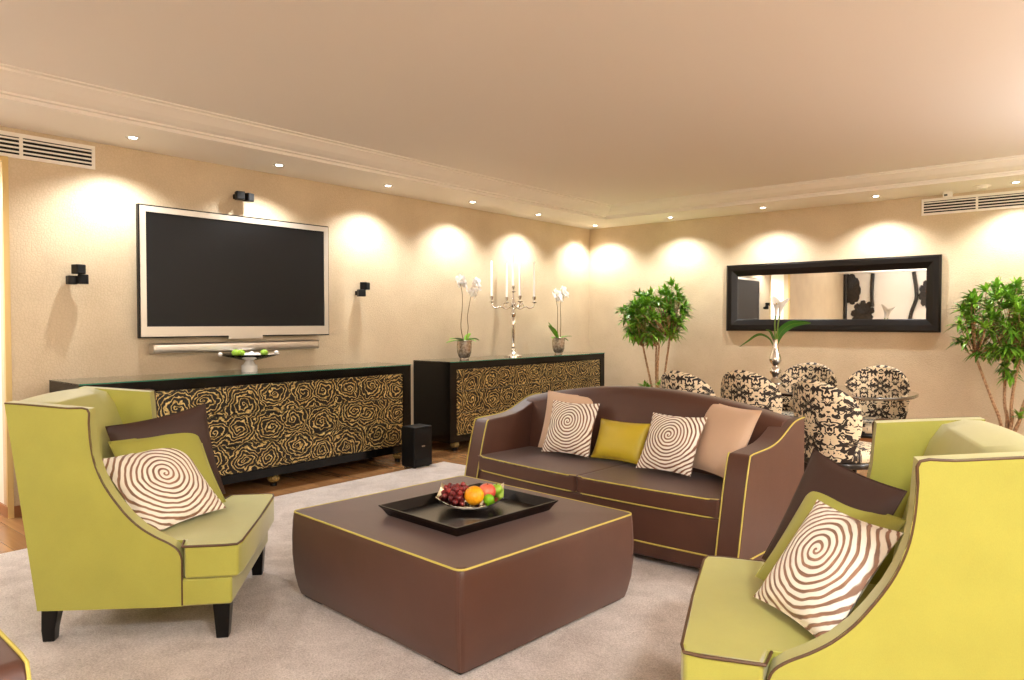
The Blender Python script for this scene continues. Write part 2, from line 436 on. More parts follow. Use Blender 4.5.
# ------------------------------------------------------------------ downlights (each with its own lamp)
LB = [(-5.235, 2.163, 'above the left air vent'), (-5.235, 3.30, 'above the television'), (-5.24, 4.45, 'right of the television, above the small speaker'),
      (-5.26, 5.63, 'above the left white orchid'), (-5.27, 6.78, 'above the candelabra'), (-5.29, 8.03, 'in the corner of the room'),
      (-4.18, 8.0, 'above the potted tree by the corner'), (-3.03, 7.98, 'above the left end of the mirror'),
      (-1.88, 8.0, 'above the right end of the mirror'), (-.715, 8.02, 'above the right potted tree')]
for i, (x, y, where) in enumerate(LB):
    t = thing('recessed_downlight', 'small round recessed ceiling downlight ' + where, 'light', (x, y, ZS), 0, 'ceiling downlights along the walls')
    obj('trim_ring', lathe(bmesh.new(), [(.026, -.0015), (.046, -.0015), (.046, -.006), (.040, -.009), (.026, -.005)], 24), M['white_gloss'], t)
    obj('bulb', lathe(bmesh.new(), [(.005, -.004), (.025, -.004), (.025, -.0065), (.005, -.0085)], 20), M['lampglow'], t, label='glowing lamp face')
    lamp('downlight_lamp', 'SPOT', (x, y, ZS - .03), 44, WARM, spot_size=R(130), spot_blend=.7, shadow_soft_size=.03)

# ------------------------------------------------------------------ air vents
def vent(name, label, length, mat4):
    t = thing(name, label, 'air vent'); t.matrix_world = mat4
    L, H = length, .165
    bm = bmesh.new()
    box(bm, 0, L, -.012, .001, H - .026, H); box(bm, 0, L, -.012, .001, 0, .022)
    for x in (0, L - .02, L * .5 - .01): box(bm, x, x + .02, -.012, .001, .022, H - .026)
    obj('frame', bm, M['white'], t, smooth=False)
    obj('duct_shade', mkbox(.01, L - .01, -.003, .0, .01, H - .01), M['vent_dark'], t, smooth=False, label='dark sheet painted as the shade behind the slats')  # thin near-black sheet paints the shade inside the vent
    for k in range(4):
        z = .036 + k * .028
        obj('slat', mkbox(.02, L - .02, -.010, -.002, z, z + .011), M['white'], t, smooth=False)
    return t
vent('air_vent', 'long white slatted air vent above the passage opening, left of the television', .905, Matrix.Translation((X0, 1.145, 2.385)) @ Matrix.Rotation(R(90), 4, 'Z'))
vent('air_vent', 'long white slatted air vent high on the mirror wall', .96, Matrix.Translation((-1.535, Y1, 2.385)))
t = thing('smoke_detector', 'small round white smoke detector on the ceiling over the right vent', 'smoke detector', (-.98, 8.05, ZS))
obj('base', lathe(bmesh.new(), [(.02, 0), (.07, 0), (.07, -.008), (.05, -.013), (.01, -.014)], 28), M['white'], t)
obj('sensor_cap', lathe(bmesh.new(), [(.02, -.012), (.045, -.013), (.040, -.03), (.01, -.034)], 24), M['white'], t)
t = thing('ceiling_sensor', 'tiny white box sensor hanging over the end of the right vent', 'sensor', (-1.28, 8.2, ZS))
obj('mount', lathe(bmesh.new(), [(.01, 0), (.04, 0), (.036, -.007), (.01, -.008)], 20), M['white'], t)
obj('body', mkbox(-.04, .04, -.02, .02, -.055, -.007), M['white'], t, bevel=.006)
obj('lens', mkbox(-.028, .0, -.023, -.018, -.042, -.026), M['matte'], t, smooth=False, label='dark sensor window')

# ------------------------------------------------------------------ television wall
t = thing('television', 'large flat television with silver frame mounted on the cream wall', 'television', (X0, 3.140, 1.18))
W2, H = .835, .99
bm = mkbox(.055, .09, -W2, W2, 0, H); obj('back_shell', bm, M['matte'], t, smooth=False, label='black back shell with thin dark rim')
bm = bmesh.new(); b = .052; bb = .085; e = .010
box(bm, .06, .098, -W2 + e, -W2 + b, e, H - e); box(bm, .06, .098, W2 - b, W2 - e, e, H - e)
box(bm, .06, .098, -W2 + b, W2 - b, H - b, H - e); box(bm, .06, .098, -W2 + b, W2 - b, e, bb)
obj('bezel', bm, M['bezel'], t, smooth=False)
obj('screen', mkbox(.07, .089, -W2 + b, W2 - b, bb, H - b), M['screen'], t, smooth=False, label='switched off dark screen')
obj('bezel_tab', mkbox(.06, .10, -.14, .16, -.016, .012), M['bezel'], t, smooth=False)
obj('wall_bracket', mkbox(.0, .056, -.4, .4, .25, .75), M['matte'], t, smooth=False)
t = thing('soundbar', 'long silver soundbar fixed to the wall under the television', 'soundbar', (X0, 3.145, 1.06))
prof = [(.0, .0), (.055, .0), (.074, .010), (.078, .03), (.076, .066), (.066, .078), (.0, .078)]
bm = prism(bmesh.new(), prof, 'y', -.722, .722)
obj('body', bm, M['silver'], t, bevel=.004)
for s in (-1, 1): obj('end_cap', prism(bmesh.new(), [(a * 1.02, z_ * 1.0) for a, z_ in prof], 'y', s * .728 - .006, s * .728 + .006), M['bezel'], t)
def speaker(name, label, y, z, parts):
    t = thing(name, label, 'speaker', (X0, y, z), 0, 'small black wall speakers')
    for nm, (dx, dy, dz, a, rz) in parts:
        m4 = Matrix.Translation((dx, dy, dz)) @ Matrix.Rotation(R(rz), 4, 'Z')
        o = obj(nm, mkbox(-a, a, -a, a, -a, a, mat=m4), M['matte'], t, bevel=.006)
        if nm == 'cube': obj('grille', mkbox(a - .002, a + .003, -a * .85, a * .85, -a * .85, a * .85, mat=m4), M['vent_dark'], o, bevel=.004)
    obj('bracket', mkbox(0, .055, parts[-1][1][1] - .012, parts[-1][1][1] + .012, parts[-1][1][2] - .02, parts[-1][1][2] + .02), M['matte'], t, bevel=.004)
speaker('wall_speaker', 'black double cube speaker on the wall left of the television', 1.903, 1.597, [('cube', (.095, .0, .068, .033, 15)), ('cube', (.09, .03, .0, .033, -20)), ('mount_block', (.055, -.03, -.006, .030, 0))])
speaker('wall_speaker', 'black double cube speaker on the wall above the television', 3.14, 2.328, [('cube', (.09, .045, .0, .034, 20)), ('cube', (.09, -.03, .006, .034, -15))])
speaker('wall_speaker', 'black double cube speaker on the wall right of the television', 4.362, 1.582, [('cube', (.095, .022, .062, .036, 25)), ('cube', (.085, -.012, -.005, .034, -20))])

# ------------------------------------------------------------------ sideboards
def sideboard():
    t = thing('sideboard', 'black sideboard with gold rose drawers under the television', 'sideboard', (-5.59, 1.74, 0), 0, 'black and gold rose sideboards')
    L, D = 2.82, .535; z0, z1 = .09, .895; p0, p1 = .157, .822; fr = .095
    bm = bmesh.new()
    box(bm, 0, D, 0, fr, z0, z1); box(bm, 0, D, L - fr, L, z0, z1)
    box(bm, 0, D, fr, L - fr, p1, z1); box(bm, 0, D, fr, L - fr, z0, p0); box(bm, 0, .03, fr, L - fr, p0, p1)
    box(bm, .03, D - .05, fr, L - fr, p0, p1)
    obj('body', bm, M['black'], t, smooth=False)
    cols, rows = 4, 3; cw = (L - 2 * fr) / cols; rh = (p1 - p0) / rows
    for i in range(cols):
        for j in range(rows):
            a, c = fr + i * cw, p0 + j * rh; g = .0018
            obj('drawer_front', mkbox(D - .05, D - .006, a + g, a + cw - g, c + g, c + rh - g), M['rosette'], t, bevel=.003, seg=2)
    for y in (.12, L * .5, L - .12):
        for x in (.1, D - .055):
            f = obj('foot', lathe(bmesh.new(), [(.012, .028), (.035, .034), (.046, .05), (.048, .062), (.038, .078), (.02, .09)], 20, (x, y, 0)), M['footgold'], t, label='carved gold bun foot')
            obj('foot_base', lathe(bmesh.new(), [(.02, .0), (.026, .0), (.026, .028), (.015, .032)], 16, (x, y, 0)), M['black'], f)
    g = obj('glass_top', mkbox(.002, D + .004, -.002, L + .002, z1 + .0005, z1 + .0085), M['glasstop'], t, smooth=False, label='clear glass sheet with green edge')
    obj('glass_edge', mkbox(D + .0042, D + .0062, -.002, L + .002, z1 + .001, z1 + .008), M['glassedge'], g, smooth=False)
    return t
sb = sideboard()
dup(sb, (-5.59, 5.08, 0), 0, 'black sideboard with gold rose drawers carrying the candelabra and orchids')

t = thing('subwoofer', 'black box subwoofer on the floor between the two sideboards', 'subwoofer', (-4.85, 4.395, 0))
obj('cabinet', mkbox(-.03, .14, -.11, .11, .012, .37), M['matte'], t, bevel=.01)
obj('front_slot', mkbox(.139, .144, -.085, .085, .30, .345), M['vent_dark'], t, smooth=False)
obj('front_slot', mkbox(.139, .144, -.085, .085, .05, .085), M['vent_dark'], t, smooth=False)
obj('badge', mkbox(.139, .143, -.018, .018, .19, .20), M['silver'], t, smooth=False, label='small silver badge')
for sx in (.0, .11):
    for sy in (-.08, .08): obj('foot', lathe(bmesh.new(), [(.012, 0), (.016, .0), (.016, .014), (.01, .015)], 12, (sx, sy, 0)), M['matte'], t)

ZT = .9036   # top of the glass on the sideboards
# bowl on the first sideboard
t = thing('pedestal_dish', 'shallow silver dish on a white foot standing on the sideboard under the television', 'dish', (-5.30, 3.06, ZT))
obj('foot', lathe(bmesh.new(), [(.05, 0), (.062, .0), (.062, .05), (.045, .062), (.03, .085), (.02, .09)], 28), M['white_gloss'], t, label='white glazed foot')
bm = lathe(bmesh.new(), [(.03, .088), (.09, .097), (.17, .116), (.235, .136), (.24, .141), (.17, .124), (.09, .106), (.02, .10)], 40)
obj('bowl', bm, M['chrome'], t)
for s in (-1, 1): obj('handle', ball(bmesh.new(), (0, s * .243, .146), .017), M['white_gloss'], t, label='white ball handle')
for k, (x, y, r, m_, nm, lb) in enumerate([(.03, -.13, .034, 'appleg', 'green_apple', 'green apple at the left of the silver pedestal dish'), (-.02, -.06, .034, 'appleg', 'green_apple', 'green apple near the middle of the silver pedestal dish'),
                              (.02, .12, .030, 'appleg', 'green_apple', 'green apple at the right of the silver pedestal dish')]):
    zz = ZT + .112 + r + (.006 if abs(y) > .1 else 0)
    tt = thing(nm, lb, 'apple', (-5.30 + x, 3.06 + y, zz), 0, 'apples in the pedestal dish')
    obj('fruit', ball(bmesh.new(), (0, 0, 0), r, 16, 12, (1, 1, .92)), M[m_], tt)
    obj('stalk', tube(bmesh.new(), [(0, 0, r * .8), (.003, 0, r * 1.15)], .0015, 6), M['twig'], tt)
tt = thing('white_blossom', 'white flower head lying in the silver pedestal dish', 'flower', (-5.29, 3.075, ZT + .115))
bm = bmesh.new()
for k in range(8):
    a = k * PI / 4
    ball(bm, (.038 * math.cos(a), .042 * math.sin(a), .02), .026, 10, 8, (1, 1, .6))
obj('petals', bm, M['petal'], tt)
obj('flower_centre', ball(bmesh.new(), (0, 0, .028), .02, 10, 8), M['petal'], tt)

# ------------------------------------------------------------------ candelabra
t = thing('candelabra', 'tall silver five-arm candelabra between two white orchids on the sideboard', 'candelabra', (-5.30, 6.35, ZT))
obj('base', lathe(bmesh.new(), [(.03, 0), (.105, 0), (.105, .012), (.085, .022), (.04, .04), (.025, .06), (.03, .08), (.018, .10)], 32), M['chrome'], t)
obj('stem', lathe(bmesh.new(), [(.018, .10), (.024, .115), (.014, .135), (.018, .16), (.028, .36), (.034, .42), (.018, .45), (.034, .48), (.036, .50), (.02, .53), (.016, .56), (.03, .58), (.04, .61), (.022, .64), (.016, .70), (.012, .74)], 24), M['chrome'], t)
ad = [0, 72, 144, 216, 288]
spots = [(0, 0, .80)]
for k in range(4):
    a = R(57 + 90 * k); r_ = .255
    x, y = r_ * math.cos(a), r_ * math.sin(a)
    bm = bmesh.new()
    pts = spline([(0, 0, .60), (x * .3, y * .3, .55), (x * .6, y * .6, .575), (x * .78, y * .78, .555), (x * .96, y * .96, .575), (x, y, .62)], 7)
    tube(bm, pts, .009, 8, r2=.007)
    tube(bm, spline([(x * .5, y * .5, .57), (x * .45, y * .45, .61), (x * .36, y * .36, .60), (x * .37, y * .37, .575)], 6), .005, 6)
    obj('arm', bm, M['chrome'], t)
    spots.append((x, y, .62))
for k, (x, y, z) in enumerate(spots):
    if k == 0: z = .74
    obj('candle_cup', lathe(bmesh.new(), [(.008, z - .01), (.03, z + .0), (.036, z + .006), (.014, z + .014), (.012, z + .03), (.022, z + .05), (.024, z + .07), (.016, z + .075)], 18, (x, y, 0)), M['chrome'], t)
    c = setp(obj('candle', lathe(bmesh.new(), [(.0125, 0), (.0125, .05), (.009, .385), (.003, .40)], 14), M['wax']), 'tall white candle in the candelabra, ' + ['on the central stem', 'on the rear right arm', 'on the front right arm', 'on the front left arm', 'on the rear left arm'][k], 'candle', 'white candles in the candelabra')
    c.location = (-5.30 + x, 6.35 + y, ZT + z + .0755)
    obj('wick', tube(bmesh.new(), [(0, 0, .398), (.001, 0, .412)], .0015, 5), M['matte'], c)

# ------------------------------------------------------------------ orchids
def strap_leaf(bm, base, dirv, L, Wd, rise, droop, n=8):
    base = Vector(base); d = Vector((math.cos(dirv), math.sin(dirv), 0)); s = Vector((-d.y, d.x, 0)); rows = []
    for i in range(n + 1):
        u = i / n
        p = base + d * (L * u) + Vector((0, 0, rise * u - droop * u * u))
        wd = Wd * (math.sin(PI * min(1, .12 + .88 * u)) ** .7 if u < 1 else 0) + .0008
        rows.append([bm.verts.new(p - s * wd + Vector((0, 0, wd * .35))), bm.verts.new(p), bm.verts.new(p + s * wd + Vector((0, 0, wd * .35)))])
    for a, b in zip(rows, rows[1:]):
        for k in range(2): bm.faces.new((a[k], a[k + 1], b[k + 1], b[k]))
    return bm
def orchid(loc, label, seed, stems, leaves):
    rnd = random.Random(seed)
    t = thing('potted_orchid', label, 'orchid', loc, 0, 'white orchids on the sideboard')
    obj('pot', lathe(bmesh.new(), [(.04, 0), (.05, .0), (.046, .014), (.06, .03), (.075, .07), (.08, .13), (.078, .185), (.083, .20), (.076, .20), (.072, .18), (.01, .175)], 28), M['potglass'], t)
    obj('moss', lathe(bmesh.new(), [(.01, .17), (.07, .176), (.06, .195), (.02, .205)], 18), M['petal'], t, label='pale moss in the pot')
    for a, L, wd, rise, dr in leaves:
        o = obj('leaf', strap_leaf(bmesh.new(), (.02 * math.cos(R(a)), .02 * math.sin(R(a)), .195), R(a), L, wd, rise, dr), M['leafg'], t)
    for pts, nf in stems:
        sp = spline(pts, 8)
        st = obj('flower_stem', tube(bmesh.new(), sp, .0045, 7, r2=.0022), M['twig'], t)
        top = sp[-1]
        for k in range(nf):
            q = sp[int(len(sp) * (1 - .30 * (k + .3) / nf)) - 1]
            off = Vector((rnd.uniform(.0, .05), rnd.uniform(-.045, .045), rnd.uniform(-.03, .02)))
            c = q + off
            bm = bmesh.new(); rot = Euler((rnd.uniform(-.4, .4), rnd.uniform(-.5, .2), rnd.uniform(-.7, .7))).to_matrix()
            for j in range(5):
                a = 2 * PI * j / 5 + PI / 2; wd = .024 if j in (1, 4) else .016
                ring = []
                for i in range(10):
                    b = 2 * PI * i / 10
                    lx = .030 + .028 * math.cos(b); ly = 1.3 * wd * math.sin(b)
                    v = Vector((.006 * math.cos(b * 2) + .005, lx * math.cos(a) - ly * math.sin(a), lx * math.sin(a) + ly * math.cos(a)))
                    ring.append(bm.verts.new(c + rot @ v))
                cv = bm.verts.new(c + rot @ Vector((.012, .024 * math.cos(a), .024 * math.sin(a))))
                for i in range(10): bm.faces.new((ring[i], ring[(i + 1) % 10], cv))
            ball(bm, c + rot @ Vector((.012, 0, -.004)), .008, 8, 6)
            f = obj('flower', bm, M['petal'], st, label='white orchid flower')
        for k in range(3):
            q = sp[-1 - k * 2] + Vector((.004, rnd.uniform(-.008, .008), .004))
            obj('bud', ball(bmesh.new(), q, .008, 8, 6, (.8, .8, 1.3)), M['petal_c'], st, label='yellowish bud')
orchid((-5.30, 5.54, ZT), 'white orchid with two flower stems at the left end of the candelabra sideboard', 3,
       [([(0, -.01, .19), (0, -.05, .35), (0, -.03, .55), (0, -.03, .70), (0, -.06, .80), (.01, -.09, .86)], 6), ([(0, .02, .19), (0, .06, .32), (0, .05, .45), (0, .09, .62), (0, .13, .76), (0, .15, .84)], 6)],
       [(-80, .26, .035, .07, .05), (-100, .22, .03, .02, .04), (70, .16, .035, .08, .08), (100, .10, .03, .12, .04), (20, .12, .03, .05, .06)])
orchid((-5.30, 7.23, ZT), 'white orchid with upright leaves at the right end of the sideboard by the corner', 8,
       [([(0, -.02, .19), (0, -.02, .4), (0, -.02, .56), (0, -.06, .70), (.01, -.13, .77)], 6), ([(0, .04, .19), (0, .05, .4), (0, .04, .6), (0, .07, .72), (0, .03, .79)], 5)],
       [(-95, .17, .045, .22, .06), (-75, .20, .035, .03, .03), (80, .22, .03, .05, .03), (60, .12, .03, .0, .04), (-120, .12, .04, .22, .02)])

# ------------------------------------------------------------------ mirror
t = thing('wall_mirror', 'wide dark framed mirror on the wall behind the dining chairs', 'mirror', (-3.60, Y1, 1.195))
L, H, fw = 2.255, .785, .135
bm = bmesh.new()
prof = [(0, 0), (0, .03), (.02, .048), (.07, .046), (.125, .022), (fw, .016), (fw, 0)]   # inset, thickness
rings = []
for i, d in prof:
    rings.append([bm.verts.new(p) for p in ((i, -d, i), (L - i, -d, i), (L - i, -d, H - i), (i, -d, H - i))])
for a, b in zip(rings, rings[1:]):
    for k in range(4): bm.faces.new((a[k], a[(k + 1) % 4], b[(k + 1) % 4], b[k]))
obj('frame', bm, M['mirrorframe'], t, smooth=False)
obj('mirror_glass', mkbox(fw - .005, L - fw + .005, -.012, -.004, fw - .005, H - fw + .005), M['mirror'], t, smooth=False)

# ------------------------------------------------------------------ leaf wall art on the wall behind the camera (seen in the mirror)
def leaf_art(label, x, z, a, b, rot, notch):
    t = thing('leaf_wall_art', label, 'wall art', (x, Y0, z), 0, 'dark leaf wall ornaments')
    bm = bmesh.new(); N = 60; pts = []
    for i in range(N):
        u = 2 * PI * i / N
        r = 1 - notch * max(0, math.sin(u * 9)) ** 2
        px, pz = a * r * math.cos(u), b * r * math.sin(u)
        pts.append((px * math.cos(rot) - pz * math.sin(rot), px * math.sin(rot) + pz * math.cos(rot)))
    prism(bm, pts, 'y', .001, .03)
    obj('blade', bm, M['art'], t, bevel=.006, angle=60)
    bm = bmesh.new()
    for k in range(-4, 5):
        u = k * .32
        tube(bm, [(0, .032, 0), (a * .85 * math.sin(u) , .032, b * .85 * math.cos(u))], .007, 6)
    obj('vein', bm, M['dark_rim'], t)
leaf_art('large dark fan leaf ornament next to the corner post, reflected in the mirror', -5.42, 2.18, .24, .42, .1, .10)
leaf_art('dark split leaf ornament lower down, reflected in the mirror beside the vase', -5.13, 1.52, .28, .36, -.3, .25)
leaf_art('dark ribbed leaf ornament at the right edge of the mirror reflection', -3.62, 2.0, .20, .36, 0, .2)
def pole(label, pts, r):
    setp(obj('dark_wall_pole', tube(bmesh.new(), spline(pts, 8), r, 8), M['art']), label, 'wall art', 'dark poles on the wall behind the room')
pole('straight dark pole at the corner, reflected in the mirror middle', [(-5.55, Y0 + .05, 0), (-5.55, Y0 + .05, 1.2), (-5.55, Y0 + .05, 2.57)], .045)
pole('dark pole above the split leaf, reflected in the mirror', [(-4.88, Y0 + .05, 1.7), (-4.90, Y0 + .05, 2.1), (-4.88, Y0 + .05, 2.57)], .045)
pole('curved dark pole reflected near the right end of the mirror', [(-4.05, Y0 + .05, .9), (-3.98, Y0 + .05, 1.5), (-3.86, Y0 + .05, 1.95), (-3.93, Y0 + .05, 2.57)], .045)

# ------------------------------------------------------------------ potted trees
def tree(label, x, y, crown, rx, rz, seed, extra, trunks, sprout):
    rnd = random.Random(seed)
    t = thing('potted_tree', label, 'plant', (x, y, 0), 0, 'leafy potted trees by the mirror wall')
    obj('planter', frustum(bmesh.new(), 0, 0, .0, .27, .14, .14, .17, .17), M['pot'], t, bevel=.01)
    obj('soil', lathe(bmesh.new(), [(.01, .262), (.15, .267), (.14, .278), (.01, .282)], 18), M['soil'], t)
    cx, cy, cz = crown
    tips = []
    n = 120
    for k in range(n):
        while True:
            p = Vector((rnd.uniform(-1, 1), rnd.uniform(-1, 1), rnd.uniform(-1, 1)))
            if .35 < p.length < 1: break
        if p.z < -.75 and abs(p.x) > .5: p.z = -.6
        tips.append(Vector((cx + p.x * rx, cy + p.y * min(rx, .42), cz + p.z * rz)))
    tips += [Vector(e_) for e_ in extra]
    hubs = []
    for tp, kn in trunks:
        hub = Vector(tp)
        bm = bmesh.new()
        base = Vector((kn[0] * .25, kn[1] * .25, .27))
        tube(bm, spline([base, base.lerp(Vector(kn), .5) + Vector((.012, .01, 0)), kn, hub], 6), .017, 8, r2=.011)
        obj('trunk', bm, M['bark'], t); hubs.append(hub)
    bmb = bmesh.new()
    for tip in tips:
        h = min(hubs, key=lambda q: (q - tip).length + rnd.uniform(0, .12))
        mid = h.lerp(tip, .55) + Vector((0, 0, -.03))
        tube(bmb, spline([h, mid, tip], 4), .006, 5, r2=.003)
    obj('branches', bmb, M['bark'], t)
    bml = bmesh.new()
    def rosette(c, out, nl, L):
        for j in range(nl):
            az = rnd.uniform(0, 2 * PI); el = rnd.uniform(-.35, 1.15)
            d = Vector((math.cos(az) * math.cos(el), math.sin(az) * math.cos(el), math.sin(el))) + out * .55 + Vector((0, 0, .15))
            d.normalize()
            ln = L * rnd.uniform(.7, 1.2); wd = rnd.uniform(.011, .018)
            s = d.cross(Vector((0, 0, 1)))
            if s.length < .1: s = Vector((1, 0, 0))
            s.normalize(); up = s.cross(d); rows = []
            for i in range(5):
                u = i / 4
                p = c + d * (ln * u) - Vector((0, 0, 1)) * (.45 * ln * u * u) * (1 - max(0, d.z) * .6)
                ww = wd * (math.sin(PI * (.10 + .88 * u)) ** .8)
                rows.append((bml.verts.new(p - s * ww + up * ww * .4), bml.verts.new(p), bml.verts.new(p + s * ww + up * ww * .4)))
            for a, b in zip(rows, rows[1:]):
                for q in range(2): bml.faces.new((a[q], a[q + 1], b[q + 1], b[q]))
    for tip in tips:
        o = tip - Vector(crown); o.normalize()
        rosette(tip, o, 20, .125)
    for sp in sprout: rosette(Vector(sp), Vector((0, 0, .4)), 12, .12)
    obj('foliage', bml, M['foliage'], t)
tree('potted tree with rounded leafy crown near the room corner, behind the sofa', -4.23, 7.72, (0, 0, 1.36), .40, .30, 5, [(.22, 0, 1.72), (.26, .05, 1.66), (.15, 0, 1.66), (.2, -.1, 1.60), (.3, 0, 1.58), (-.05, 0, 1.62)],
     [((-.16, 0, 1.0), (-.10, .02, .72)), ((.0, .04, 1.0), (-.01, .05, .72)), ((.07, -.02, 1.02), (.05, -.02, .72)), ((.20, 0, 1.12), (.13, .02, .72))], [(-.08, -.1, .52), (.10, -.08, .55), (.0, -.16, .5)])
tree('leafy potted tree right of the mirror, behind the green armchair', -.72, 7.75, (0, 0, 1.28), .46, .33, 11, [(.22, 0, 1.70), (.3, 0, 1.66), (.26, .1, 1.62), (-.1, 0, 1.60), (.05, 0, 1.60), (-.02, 0, .88), (.02, 0, .82)],
     [((-.25, 0, .98), (-.12, .0, .60)), ((-.02, .03, .95), (-.03, .03, .6)), ((.08, -.02, .98), (.03, -.03, .6)), ((.28, 0, 1.0), (.12, .02, .6))], [(.16, -.1, .50), (.24, -.05, .55), (.1, -.15, .46)])

# ------------------------------------------------------------------ armchairs
WING = [(-.19, .345), (-.205, .380), (-.24, .408), (-.29, .435), (-.345, .472), (-.395, .520), (-.435, .572), (-.47, .625), (-.498, .68), (-.52, .745), (-.532, .82), (-.537, .895), (-.542, .95)]
TOPP = WING + [(-.62, .958), (-.70, .966), (-.78, .974), (-.855, .98)]
def taper(y): return 1 - .20 * max(0, -y - .19) ** 1.26
def armchair(label, loc, rz):
    t = thing('wing_armchair', label, 'armchair', loc, rz, 'green wing armchairs')
    for s in (-1, 1):
        bm = bmesh.new(); O_, I_ = [], []; NV = 4
        for yt, zt in TOPP:
            yb = -.19 - (-.19 - yt) * (.555 / .665); co, ci = [], []
            for k in range(NV + 1):
                u = k / NV; y = yb + (yt - yb) * u; z = .15 + (zt - .15) * u; x = .42 * taper(y)
                co.append(bm.verts.new((s * x, y, z))); ci.append(bm.verts.new((s * (x - .072), y, z)))
            O_.append(co); I_.append(ci)
        n = len(O_)
        for a in range(n - 1):
            for k in range(NV):
                bm.faces.new((O_[a][k], O_[a + 1][k], O_[a + 1][k + 1], O_[a][k + 1])); bm.faces.new((I_[a][k], I_[a][k + 1], I_[a + 1][k + 1], I_[a + 1][k]))
            for k in (0, NV): bm.faces.new((O_[a][k], O_[a + 1][k], I_[a + 1][k], I_[a][k]))
        for a in (0, n - 1):
            for k in range(NV): bm.faces.new((O_[a][k], O_[a][k + 1], I_[a][k + 1], I_[a][k]))
        o = obj('wing_side', bm, M['green'], t, bevel=.012, angle=40)
        path = [(s * (.42 * taper(y) - .003), y - (.003 if z < .96 and y > -.545 else 0), z - (.003 if y < -.545 else 0)) for y, z in TOPP[::-1]] + [(s * .417, -.192, .30), (s * .417, -.192, .155)]
        obj('piping', tube(bmesh.new(), spline([Vector(p) for p in path], 3), .0045, 6), M['pipe_b'], o, label='brown piping')
    bp = [(-.60, .22), (-.585, .42), (-.61, .58), (-.66, .78), (-.70, .90), (-.735, .955), (-.79, .974), (-.848, .975), (-.825, .80), (-.77, .40), (-.74, .20)]
    bm = bmesh.new(); NX = 12; cols = []
    for k in range(NX + 1):
        u = -1 + 2 * k / NX
        cols.append([bm.verts.new(((.42 * taper(y) - .035) * u, y - .012 * (1 - u * u) * (1 if y < -.74 else -.6), z + .008 * (1 - u * u) * (z > .9))) for y, z in bp])
    m_ = len(bp)
    for p, q in zip(cols, cols[1:]):
        for k in range(m_): bm.faces.new((p[k], p[(k + 1) % m_], q[(k + 1) % m_], q[k]))
    bm.faces.new(cols[0]); bm.faces.new(cols[-1][::-1])
    obj('backrest', bm, M['green'], t, bevel=.008, angle=45)
    ys = [.0, -.19, -.30, -.40, -.50, -.60, -.68, -.738]
    obj('seat_base', prism(bmesh.new(), [(.4185 * taper(y), y) for y in ys] + [(-.4185 * taper(y), y) for y in ys[::-1]], 'z', .148, .262), M['green'], t, bevel=.012, angle=50)
    cp = [(-.30, -.60), (.30, -.60), (.342, -.195), (.428, -.180), (.432, -.02), (.425, .025), (.38, .036), (0, .042), (-.38, .036), (-.425, .025), (-.432, -.02), (-.428, -.180), (-.342, -.195)]
    bm = bmesh.new()
    prism(bm, cp, 'z', .262, .398)
    top = [f for f in bm.faces if all(v.co.z > .39 for v in f.verts)]
    for f in top:
        r = bmesh.ops.inset_region(bm, faces=[f], thickness=.07, depth=.012)
    cu = obj('seat_cushion', bm, M['green'], t, bevel=.016, angle=40)
    for z, rr in ((.396, .005),):
        path = [(-.345, -.198), (-.43, -.183), (-.434, -.02), (-.425, .028), (-.38, .038), (0, .044), (.38, .038), (.425, .028), (.434, -.02), (.43, -.183), (.345, -.198)]
        obj('piping', tube(bmesh.new(), [(x, y - .004, z) for x, y in path], rr, 6), M['pipe_b'], cu, label='brown piping')
    for sx in (-1, 1):
        obj('leg', frustum(bmesh.new(), sx * .37, -.045, .0, .15, .024, .024, .034, .034, sx * .002, 0), M['leg'], t, bevel=.004)
        bm = bmesh.new(); rows = []
        for z, dy in ((0, -.012), (.05, -.012), (.10, -.006), (.15, 0)):
            rows.append([bm.verts.new((sx * .30 + a * (.022 + z * .07), -.72 + dy + b * (.022 + z * .07), z)) for a, b in ((-1, -1), (1, -1), (1, 1), (-1, 1))])
        bm.faces.new(rows[0][::-1]); bm.faces.new(rows[-1])
        for p, q in zip(rows, rows[1:]):
            for k in range(4): bm.faces.new((p[k], p[(k + 1) % 4], q[(k + 1) % 4], q[k]))
        obj('leg', bm, M['leg'], t, bevel=.004)
    return t
ac = armchair('lime green wing armchair standing left of the ottoman, by the television sideboard', (-3.055, 1.77, .0035), R(-41))
dup(ac, (-1.014, 2.197, .0035), R(110.5), 'lime green wing armchair in the right foreground, seen from its side')

